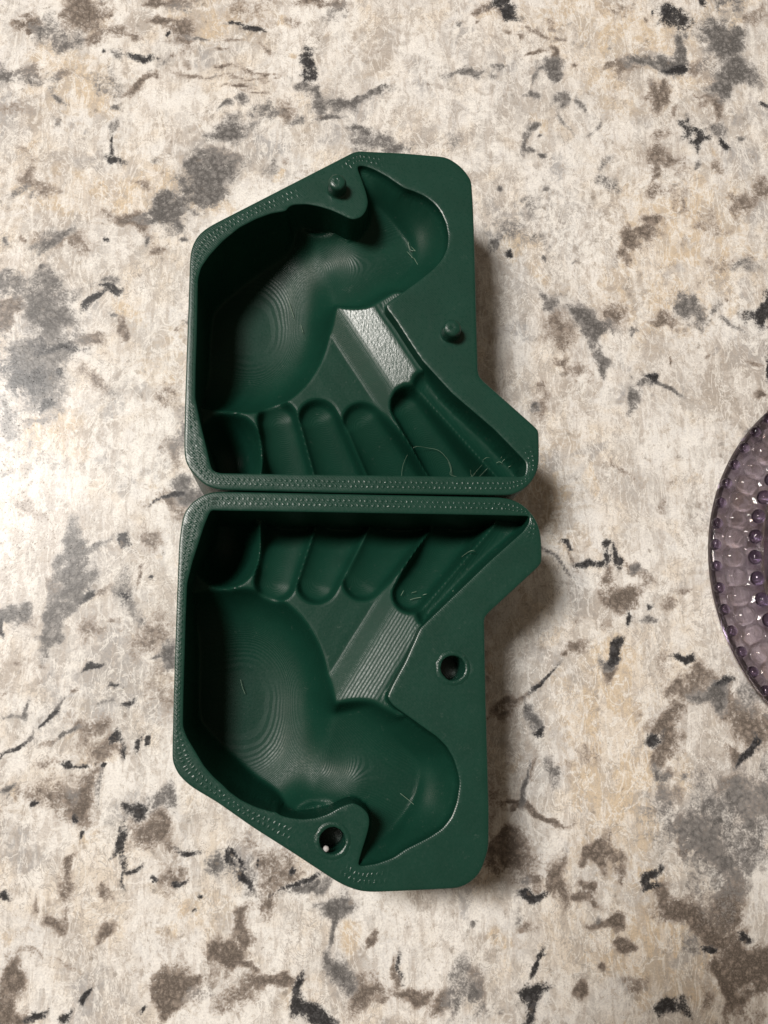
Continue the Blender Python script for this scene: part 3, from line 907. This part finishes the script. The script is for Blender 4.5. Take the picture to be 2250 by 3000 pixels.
# ------------------------------------------------------------------ the counter
def build_counter():
    xs = np.concatenate([np.linspace(-900, -135, 15)[:-1], np.arange(-135, 205, .8), np.linspace(205, 900, 15)])
    ys = np.concatenate([np.linspace(-900, -125, 15)[:-1], np.arange(-125, 285, .8), np.linspace(285, 900, 15)])
    X, Y = np.meshgrid(xs, ys)
    nx, ny = len(xs), len(ys)
    P = np.stack([X.ravel(), Y.ravel()], 1)
    D = np.zeros((len(P), 3)); T = np.zeros((len(P), 3))
    Xi, Yi = xs, ys
    rng = np.random.default_rng(4)
    WX = np.zeros_like(X); WY = np.zeros_like(X)
    for lam, amp, cnt in ((26, 1.3, 6), (11, .75, 8), (5.5, .45, 10)):
        for i in range(cnt):
            t, p1, p2 = rng.uniform(0, 6.28, 3)
            ph = (X * math.cos(t) + Y * math.sin(t)) * (2 * math.pi / (lam * rng.uniform(.75, 1.3)))
            WX += amp * np.sin(ph + p1) / math.sqrt(cnt / 2); WY += amp * np.sin(ph + p2) / math.sqrt(cnt / 2)
    extra = []
    for i in range(800):
        r = rng.lognormal(.95, .6)
        extra.append((rng.uniform(-125, 195), rng.uniform(-115, 275), r, r * rng.uniform(.4, 1), rng.uniform(0, 180), rng.uniform(.25, .62), rng.choice([0, 1, 3, 3, 4, 5, 5, 5, 5])))
    for (cx, cy, rx, ry, ang, a, k) in [(x0, y0, (p * 1.22 if min(p, q0) > 1.2 and k0 != 2 else p), (q0 * 1.22 if min(p, q0) > 1.2 and k0 != 2 else q0), g0, a0 * (1.08 if k0 != 2 else .94), k0) for (x0, y0, p, q0, g0, a0, k0) in BLOTCHES] + extra:
        R = 2.2 * max(rx, ry) + 3.5
        wk = min(1.0, .35 + min(rx, ry) / 4)
        i0, i1 = np.searchsorted(Xi, (cx - R, cx + R))
        j0, j1 = np.searchsorted(Yi, (cy - R, cy + R))
        if i1 <= i0 or j1 <= j0: continue
        gx = X[j0:j1, i0:i1] + WX[j0:j1, i0:i1] * wk - cx; gy = Y[j0:j1, i0:i1] + WY[j0:j1, i0:i1] * wk - cy
        t = math.radians(ang)
        u = gx * math.cos(t) + gy * math.sin(t)
        w = -gx * math.sin(t) + gy * math.cos(t)
        k = int(k)
        q = np.hypot(u / max(rx, .6), w / max(ry, .6))
        th = np.arctan2(w / max(ry, .6), u / max(rx, .6))
        ph = rng.uniform(0, 6.28, 4)
        q = q * (1 + .10 * np.sin(2 * th + ph[0]) + .12 * np.sin(3 * th + ph[1]) + .08 * np.sin(5 * th + ph[2]))
        val = a * np.clip((1.9 - q) / 1.25, 0, 1)
        tgt, ch = (D, k) if k < 3 else (T, k - 3)
        blk = tgt[:, ch].reshape(ny, nx)[j0:j1, i0:i1]
        np.maximum(blk, val, out=blk)
        full = tgt[:, ch].reshape(ny, nx)
        full[j0:j1, i0:i1] = blk
        tgt[:, ch] = full.ravel()
    idx = np.arange(nx * ny).reshape(ny, nx)
    f = np.stack([idx[:-1, :-1], idx[:-1, 1:], idx[1:, 1:], idx[1:, :-1]], -1).reshape(-1, 4)
    me = bpy.data.meshes.new('counter')
    me.vertices.add(len(P)); me.loops.add(f.size); me.polygons.add(len(f))
    me.vertices.foreach_set('co', (np.c_[P, np.zeros(len(P))] * MM).ravel())
    me.loops.foreach_set('vertex_index', f.ravel().astype(np.int32))
    me.polygons.foreach_set('loop_start', np.arange(0, f.size, 4, dtype=np.int32))
    me.update(calc_edges=True)
    for nm, A in (('grain_dark', D), ('grain_tint', T)):
        ca = me.color_attributes.new(nm, 'FLOAT_COLOR', 'POINT')
        ca.data.foreach_set('color', np.c_[A, np.ones(len(P))].ravel())
    me.materials.append(M_COUNTER)
    o = bpy.data.objects.new('counter', me)
    col.objects.link(o)
    tag(o, 'cream and grey granite patterned laminate counter top', 'counter', kind='structure')
build_counter()

# ------------------------------------------------------------------ the two mould halves
def cavity_depth(P):
    """depth below the rim (mm) of the figure pressed into a half, in the frame of the upper half"""
    x, y = P[:, 0], P[:, 1]
    D = np.zeros(len(P))
    def ell(cx, cy, ax, ay, d, ang=0.0, ax2=None, ay2=None):
        t = math.radians(ang)
        u = (x - cx) * math.cos(t) + (y - cy) * math.sin(t)
        w = -(x - cx) * math.sin(t) + (y - cy) * math.cos(t)
        A = np.where(u < 0, ax2 or ax, ax); B = np.where(w < 0, ay2 or ay, ay)
        q = (u / A) ** 2 + (w / B) ** 2
        return d * np.sqrt(np.clip(1 - q, 0, 1))
    def cap(a, b, ra, rb, da, db, k=1.0, wall=1.0):
        a = np.array(a, float); b = np.array(b, float); ab = b - a
        t = np.clip(((x - a[0]) * ab[0] + (y - a[1]) * ab[1]) / (ab @ ab), 0, 1)
        d = np.hypot(x - a[0] - t * ab[0], y - a[1] - t * ab[1])
        r = ra + (rb - ra) * t
        return np.where(d < r, (da + (db - da) * t) * np.clip((r - d) / wall, 0, 1) + k * np.sqrt(np.clip(r * r - d * d, 0, None)), 0)
    # fan of shallow planes beside the neck
    s = -((x - 24.4) * .846 + (y - 116.4) * .537)
    fan = np.maximum(np.interp(s, [-12, 0, 3.4, 12.6], [0, 4.0, 4.5, 6.8]), 0) + np.clip(s - 12.6, 0, 5.5) * .78 + np.clip(s - 18.1, 0, 30) * .03
    D = np.maximum(D, fan)
    def flat(cx, cy, ax, ay, d, ax2=None, ay2=None, p=1.5):
        u = x - cx; w = y - cy
        q = (u / np.where(u < 0, ax2 or ax, ax)) ** 2 + (w / np.where(w < 0, ay2 or ay, ay)) ** 2
        return d * np.sqrt(np.clip(1 - q ** p, 0, 1))
    body = flat(-19, 117, 27.5, 42, 27.5, 60, 35, 1.6)
    neck = cap((31, 143), (4, 129), 15.5, 19, 0, 0, .84)
    head = ell(31, 143, 19, 22, 12.6)
    beak = ell(21, 156, 14, 10, 6.5, -30)
    K = 1.5
    grp = np.log(np.exp(neck / K) + np.exp(head / K) + np.exp(beak / K) - 2) * K
    low = np.clip((y - (116.5 - .22 * x)) / 7, 0, 1); low = low * low * (3 - 2 * low)
    grp = np.maximum(grp, np.log(np.exp(grp / 2) + np.exp(ell(0, 135, 19, 15, 18.5, 25) / 2) - 1) * 2)
    K = 3.6
    both = np.log(np.exp(grp / K) + np.exp(body / K) - 1) * K
    D = np.maximum(D, body * (1 - low) + np.maximum(both, body) * low)
    D = np.maximum(D, ell(3, 148.5, 11.5, 6.5, 15))                         # crest lobe
    D = np.maximum(D, cap((36.8, 91.4), (67, 61), 5.6, 6.4, 1.5, 2.5, 1.25, .4))      # tail feathers
    D = np.maximum(D, cap((31.0, 86.0), (51.5, 58), 6.3, 8.8, 7, 16, 1.1, 1.6))
    D = np.maximum(D, cap((17.0, 81.6), (33, 57), 7.6, 10.4, 8, 18, 1.0, 1.8))
    D = np.maximum(D, cap((3.2, 82.4), (13.6, 56), 7.5, 10.0, 9, 19, 1.0, 1.8))
    D = np.maximum(D, cap((-9.4, 82.0), (-3.6, 56), 7.4, 9.6, 10, 19, 1.0, 1.8))
    D = np.maximum(D, ell(-24.4, 71, 12, 14.5, 28))
    D = np.minimum(D, 31)
    return D

def build_half(name, outline, cavity, mirror, holes, label):
    root = empty(name, (0, 0, 0))
    out = resample(chaikin(np.array(outline, float), 1.2, 2), .9)
    cav = resample(chaikin(np.array(cavity, float), .6, 2), .45)
    root.location = Vector((out[:, 0].mean(), out[:, 1].mean(), 0)) * MM
    BEV = .45
    rings, con = [], []
    def ring(p):
        s = sum(len(r) for r in rings)
        n = len(p)
        rings.append(p[:, :2])
        con.extend((s + i, s + (i + 1) % n) for i in range(n))
    ring(out); ring(offset(out, -.22)); ring(offset(out, -BEV))
    ring(cav)
    n_con = len(con)
    for d in (.18, .4):
        rings.append(offset(cav, d))
    for d in (-.12, -.35, -.7):
        rings.append(offset(cav, d))
    for (hx, hy) in holes:
        a = np.linspace(0, 2 * math.pi, 48, endpoint=False)
        for r in (3.2, 3.5, 3.75, 4.1):
            ring(np.stack([hx + r * np.cos(a), hy + r * np.sin(a)], 1))
    g = .43
    lo, hi = cav[:, :2].min(0), cav[:, :2].max(0)
    gx, gy = np.meshgrid(np.arange(lo[0], hi[0], g), np.arange(lo[1], hi[1], g))
    gx[1::2] += g / 2
    G = np.stack([gx.ravel(), gy.ravel()], 1)
    G = G[inside(G, cav)]
    d, _ = dist_poly(G, cav)
    G = G[d > .9]
    # sparse points on the flat rim
    lo, hi = out[:, :2].min(0), out[:, :2].max(0)
    sx, sy = np.meshgrid(np.arange(lo[0], hi[0], 1.3), np.arange(lo[1], hi[1], 1.3))
    S = np.stack([sx.ravel(), sy.ravel()], 1)
    S = S[inside(S, out) & ~inside(S, cav)]
    d1, _ = dist_poly(S, cav); d2, _ = dist_poly(S, out)
    ok = (d1 > .8) & (d2 > .8)
    for (hx, hy) in holes: ok &= np.hypot(S[:, 0] - hx, S[:, 1] - hy) > 5
    S = S[ok]
    pts = np.vstack(rings + [G, S])
    V, E, Fc, ov, oe, of = delaunay_2d_cdt([Vector(p) for p in pts.tolist()], con, [], 0, 1e-5, False)
    P = np.array([(v.x, v.y) for v in V])
    Fc = np.array(Fc)
    cen = P[Fc].mean(1)
    Fc = Fc[inside(cen, out)]
    cen = P[Fc].mean(1)
    incav = inside(P, cav)
    sd, steep = dist_poly(P, cav, True)
    so, _ = dist_poly(P, out)
    Q = P.copy()
    if mirror: Q[:, 1] = 113.6 - Q[:, 1]
    feat = cavity_depth(Q)
    capd = np.where(incav, steep * np.sqrt(sd), 0)
    ed = np.unique(np.sort(np.vstack([Fc[:, [0, 1]], Fc[:, [1, 2]], Fc[:, [2, 0]]]), 1), axis=0)
    e0 = np.concatenate([ed[:, 0], ed[:, 1]]); e1 = np.concatenate([ed[:, 1], ed[:, 0]])
    deg = np.maximum(np.bincount(e0, minlength=len(P)), 1)
    wgt = np.where(incav, np.clip((sd - .6) / 2.0, 0, 1), 0)
    for _ in range(70):
        av = np.bincount(e0, weights=capd[e1], minlength=len(P)) / deg
        capd = capd + (av - capd) * wgt * .9
    depth = np.where(incav, .3 + np.minimum(feat, capd), .3 * np.clip(1 - sd / .4, 0, 1) ** 2)
    depth = np.where(incav & (sd < 1e-4), .3, depth)
    wgt = np.where(incav, np.clip((sd - .5) / .5, 0, 1), 0)
    for _ in range(3):
        av = np.bincount(e0, weights=depth[e1], minlength=len(P)) / deg
        depth = depth + (av - depth) * wgt * .8
    depth = np.maximum(depth, .4 * np.clip(1 - so / BEV, 0, 1) ** 2)
    for (hx, hy) in holes:
        r = np.hypot(P[:, 0] - hx, P[:, 1] - hy)
        depth = np.maximum(depth, np.interp(r, [0, 3.2, 3.5, 3.75, 4.1], [13, 13, .8, .3, 0]))
    Z = RIM - depth
    V3 = np.c_[P, Z]
    fin = inside(cen, cav)
    def sub(F):
        u, inv = np.unique(F, return_inverse=True)
        return V3[u], inv.reshape(F.shape), u
    # orient upwards
    a, b, c = P[Fc[:, 0]], P[Fc[:, 1]], P[Fc[:, 2]]
    cr = (b[:, 0] - a[:, 0]) * (c[:, 1] - a[:, 1]) - (b[:, 1] - a[:, 1]) * (c[:, 0] - a[:, 0])
    Fc[cr < 0] = Fc[cr < 0][:, ::-1]
    v, f, uc = sub(Fc[fin])
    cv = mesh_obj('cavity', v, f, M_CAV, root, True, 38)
    s_ = -((Q[uc, 0] - 24.4) * .846 + (Q[uc, 1] - 116.4) * .537)
    ter = 1 - (.25 if mirror else .9) * np.clip((12.4 - s_) / 1.6, 0, 1) * np.clip((s_ - 2.8) / .8, 0, 1) * np.clip((7.2 - feat[uc]) / .4, 0, 1)
    ca = cv.data.color_attributes.new('terrace', 'FLOAT_COLOR', 'POINT')
    ca.data.foreach_set('color', np.repeat(ter, 4))
    v, f, u = sub(Fc[~fin])
    # outer wall down to the counter
    o2 = out[:, :2]
    area = 0.5 * np.sum(o2[:, 0] * np.roll(o2[:, 1], -1) - o2[:, 1] * np.roll(o2[:, 0], -1))
    if area < 0: o2 = o2[::-1]
    n = len(o2)
    rows = [(RIM - .4, 0.0), (RIM - 6, 0.0), (RIM / 2, .0), (.6, 0.0), (.05, -.4)]
    wv = []
    for z, ofs in rows:
        p = offset(o2, ofs)
        wv.append(np.c_[p, np.full(n, z)])
    base = len(v)
    wf = []
    for r in range(len(rows) - 1):
        for i in range(n):
            j = (i + 1) % n
            A = base + r * n
            B = base + (r + 1) * n
            wf.append((A + i, B + i, B + j, A + j))
    bottom = [base + (len(rows) - 1) * n + i for i in range(n)][::-1]
    allf = [tuple(t) for t in f] + wf + [tuple(bottom)]
    sh = mesh_obj('shell', np.vstack([v] + wv), allf, M_SHELL, root, True, 50)
    wide = sd[u] + so[u]
    nar = np.clip((8.5 - wide) / 2.5, 0, 1) * np.clip(np.minimum(sd[u], so[u]) / .9, 0, 1)
    zz = np.zeros(len(rows) * n)
    arc = nearest_arc(v[:, :2], out)
    tt = so[u] / np.maximum(wide, .1)
    nar = np.stack([np.concatenate([nar, zz]), np.concatenate([arc, zz]), np.concatenate([tt, zz]), np.ones(len(nar) + len(zz))], 1)
    ca = sh.data.color_attributes.new('narrow', 'FLOAT_COLOR', 'POINT')
    ca.data.foreach_set('color', nar.ravel())
    tag(root, label, 'mould half', 'halves of one printed mould')
    return root

upper = build_half('mould_half', UPPER_OUTLINE, UPPER_CAVITY, False, [],
                   'dark green printed mould half with two raised round pegs on its rim')
lower = build_half('mould_half', LOWER_OUTLINE, LOWER_CAVITY, True, SOCKETS,
                   'dark green printed mould half with two round sockets in its rim')

def lathe(cx, cy, prof, seg, jitter=0.0, seed=0):
    rng = np.random.default_rng(seed)
    V = []; F = []
    for (r, z) in prof:
        for i in range(seg):
            a = 2 * math.pi * i / seg
            rr = r + rng.normal() * jitter if r > 0.02 else r
            V.append((cx + rr * math.cos(a), cy + rr * math.sin(a), z + rng.normal() * jitter * .6))
    for k in range(len(prof) - 1):
        for i in range(seg):
            j = (i + 1) % seg
            F.append((k * seg + i, k * seg + j, (k + 1) * seg + j, (k + 1) * seg + i))
    return V, F

for k, (px, py) in enumerate(PEGS):
    prof = [(3.3, RIM - .1), (3.0, RIM + .25), (2.85, RIM + 1), (2.8, RIM + 3.6), (2.6, RIM + 4.5), (2.0, RIM + 5.0), (.9, RIM + 5.05), (.01, RIM + 4.95)]
    v, f = lathe(px, py, prof, 28, .045, k)
    mesh_obj('peg', v, f, M_SHELL, upper, True, 50)
for k, (px, py) in enumerate(SOCKETS):
    prof = [(3.42, RIM - 1.2), (3.5, RIM - .1), (3.75, RIM + .22), (4.2, RIM + .30), (4.7, RIM + .20), (5.1, RIM - .05)]
    v, f = lathe(px, py, prof, 40, .07, 10 + k)
    mesh_obj('socket_collar', v, f, M_SHELL, lower, True, 60)

def tube(pts, r, seg=6):
    P = [Vector(p) for p in pts]
    # smooth
    Q = []
    for i in range(len(P) - 1):
        p0, p1, p2, p3 = P[max(i - 1, 0)], P[i], P[i + 1], P[min(i + 2, len(P) - 1)]
        for t in (0, .25, .5, .75):
            Q.append(.5 * ((2 * p1) + (p2 - p0) * t + (2 * p0 - 5 * p1 + 4 * p2 - p3) * t * t + (3 * p1 - p0 - 3 * p2 + p3) * t ** 3))
    Q.append(P[-1])
    V = []; F = []
    for i, q in enumerate(Q):
        d = (Q[min(i + 1, len(Q) - 1)] - Q[max(i - 1, 0)]).normalized()
        s = d.cross(Vector((0, 0, 1)))
        if s.length < 1e-5: s = Vector((1, 0, 0))
        s.normalize(); w = s.cross(d)
        k = r * (.35 if i in (0, len(Q) - 1) else 1)
        for j in range(seg):
            a = 2 * math.pi * j / seg
            V.append(tuple(q + s * (math.cos(a) * k) + w * (math.sin(a) * k)))
    for i in range(len(Q) - 1):
        for j in range(seg):
            m = (j + 1) % seg
            F.append((i * seg + j, i * seg + m, (i + 1) * seg + m, (i + 1) * seg + j))
    F.append(tuple(range(seg))[::-1]); F.append(tuple((len(Q) - 1) * seg + j for j in range(seg)))
    return V, F

for root, strands in ((upper, UPPER_STRANDS), (lower, LOWER_STRANDS)):
    for s in strands:
        # rest each strand on the cavity surface
        P = np.array(s)[:, :2].copy()
        Q = P.copy()
        if root is lower: Q[:, 1] = 113.6 - Q[:, 1]
        zz = RIM - .3 - cavity_depth(Q)
        pts = [(p[0], p[1], max(z + .12, min(p[2], z + 1.2))) for p, z in zip(np.array(s), zz)]
        v, f = tube(pts, .075 if len(s) < 4 else .05)
        mesh_obj('plastic_strand', v, f, M_STRAND, root)

# ------------------------------------------------------------------ violet beaded glass dish
def build_dish():
    cx, cy, R = 206.9, 39.0, 71.6
    root = empty('glass_dish', (cx, cy, 0))
    tag(root, 'violet glass dish edged with rows of round beads', 'dish')
    # plate whose upper face carries a ring of oval bosses
    na = 620
    top = np.concatenate([[0.01, 20, 40, 50, 54], np.linspace(56, R - 3.6, 30), [R - 2.6, R - 1.4, R - .4]])
    def top_z(r, a):
        z = np.interp(r, [0, 54, 57, R - 12, R - 5, R - 3.6, R - 1.4, R - .4], [5.4, 5.4, 5.0, 4.3, 4.8, 5.4, 5.7, 5.0])
        ph = (a * 60 / (2 * math.pi)) % 1.0 - .5
        u = (r - (R - 8.7)) / 4.2; w = ph * (2 * math.pi * (R - 9) / 60) / 3.0
        q = u * u + w * w
        return z + 2.3 * np.clip(1 - q, 0, 1) ** 1.0 - .5 * np.exp(-((np.sqrt(q) - 1.15) / .18) ** 2) * (np.abs(u) < 1.6)
    A = np.arange(na) * 2 * math.pi / na
    rows = [np.c_[r * np.cos(A), r * np.sin(A), top_z(np.full(na, r), A)] for r in top]
    for r, z in ((R, 3.8), (R - 1.6, 1.4), (R - 5, .6), (40, .5), (.01, .5)):
        rows.append(np.c_[r * np.cos(A), r * np.sin(A), np.full(na, z)])
    V = np.vstack(rows) + np.array([cx, cy, 0])
    F = []
    for k in range(len(rows) - 1):
        for i in range(na):
            j = (i + 1) % na
            F.append((k * na + i, k * na + j, (k + 1) * na + j, (k + 1) * na + i))
    F = [t[::-1] for t in F]
    mesh_obj('plate', V, F, M_GLASS, root, True, 50)
    # foot ring standing in the middle
    prof = [(R - 17.5, 5.5), (R - 17.2, 8.5), (R - 19, 9.2), (R - 20.5, 8.6), (R - 22, 6.4), (R - 30, 5.9), (R - 30.5, 5.5)]
    v, f = lathe(cx, cy, prof + prof[:1], 140)
    mesh_obj('foot_ring', v, f, M_GLASS, root, True, 45)
    def bead_mesh(name, rx, ry, rz, mat):
        V = []; F = []
        n, m = 14, 9
        for i in range(m + 1):
            t = math.pi * i / m
            for j in range(n):
                a = 2 * math.pi * j / n
                V.append((rx * math.sin(t) * math.cos(a) * MM, ry * math.sin(t) * math.sin(a) * MM, rz * math.cos(t) * MM))
        for i in range(m):
            for j in range(n):
                k = (j + 1) % n
                F.append((i * n + j, (i + 1) * n + j, (i + 1) * n + k, i * n + k))
        me = bpy.data.meshes.new(name)
        me.from_pydata(V, [], F)
        me.polygons.foreach_set('use_smooth', [True] * len(F))
        me.materials.append(mat)
        return me
    def row(name, me, radius, z, count, phase=0.0):
        for i in range(count):
            a = 2 * math.pi * (i + phase) / count
            o = bpy.data.objects.new(name, me)
            o.location = (radius * math.cos(a) * MM, radius * math.sin(a) * MM, z * MM)
            o.rotation_euler = (0, 0, a)
            o.parent = root
            col.objects.link(o)
    row('rim_bead', bead_mesh('rim_bead', 1.9, 1.9, 1.9, M_BEAD), R - 1.5, 6.4, 60)
    row('inner_bead', bead_mesh('inner_bead', 2.3, 2.6, 2.3, M_BEAD), R - 14.8, 7.2, 50, .6)
build_dish()

# ------------------------------------------------------------------ loose fibres and an added pinhole dot
v, f = tube([(66.9, 22.2, .25), (67.6, 20.6, 1.0), (67.0, 18.0, .5), (66.3, 16.2, .2)], .055, 5)
tag(mesh_obj('loose_fibre', v, f, M_HAIR), 'fine pale fibre lying on the shaded counter beside the lower mould half', 'fibre')
v, f = tube([(66.0, 100.2, .4), (67.4, 102.6, 1.2), (68.4, 105.5, .3)], .05, 5)
tag(mesh_obj('loose_fibre', v, f, M_HAIR), 'thin pale fibre by the slanted edge of the pegged mould half', 'fibre')
sx, sy = SOCKETS[0]
v, f = lathe(sx - 1.7, sy - 2.2, [(.01, RIM - 1.5), (.5, RIM - 1.45), (.85, RIM - .9), (.8, RIM - .4), (.5, RIM - .1), (.01, RIM - .05)], 14, .05, 5)  # solid dot added for the bright counter glimpsed through a pinhole
tag(mesh_obj('pinhole_dot', v, f, M_PINHOLE), 'tiny white dot added for the counter seen through a pinhole in the socket nearest the bottom edge', 'pinhole_dot')

# ------------------------------------------------------------------ the phone held over the counter (it shades the lower right)
def build_phone():
    root = bpy.data.objects.new('smartphone', None)
    root.matrix_world = cam.matrix_world.copy()
    col.objects.link(root)
    tag(root, 'black smartphone held above the counter, casting the broad shadow at lower right', 'phone')
    def slab(name, x0, x1, y0, y1, z0, z1, rad, mat):
        a = []
        for (cx, cy, s) in ((x1 - rad, y1 - rad, 0), (x0 + rad, y1 - rad, 90), (x0 + rad, y0 + rad, 180), (x1 - rad, y0 + rad, 270)):
            for k in range(7):
                t = math.radians(s + 15 * k)
                a.append((cx + rad * math.cos(t), cy + rad * math.sin(t)))
        n = len(a)
        V = [(p[0] * MM, p[1] * MM, z0 * MM) for p in a] + [(p[0] * MM, p[1] * MM, z1 * MM) for p in a]
        F = [tuple(range(n))[::-1], tuple(range(n, 2 * n))] + [(i, (i + 1) % n, n + (i + 1) % n, n + i) for i in range(n)]
        me = bpy.data.meshes.new(name); me.from_pydata(V, [], F); me.materials.append(mat)
        o = bpy.data.objects.new(name, me); o.parent = root; col.objects.link(o)
        return o
    slab('body', -59, 13, -134, 13, 3.0, 10.5, 9, M_PHONE)
    slab('camera_plate', -20, 9, -20, 9, 2.0, 2.98, 7, M_PHONE)
    slab('screen', -57, 11, -132, 11, 10.52, 10.7, 8, M_LENS)
build_phone()
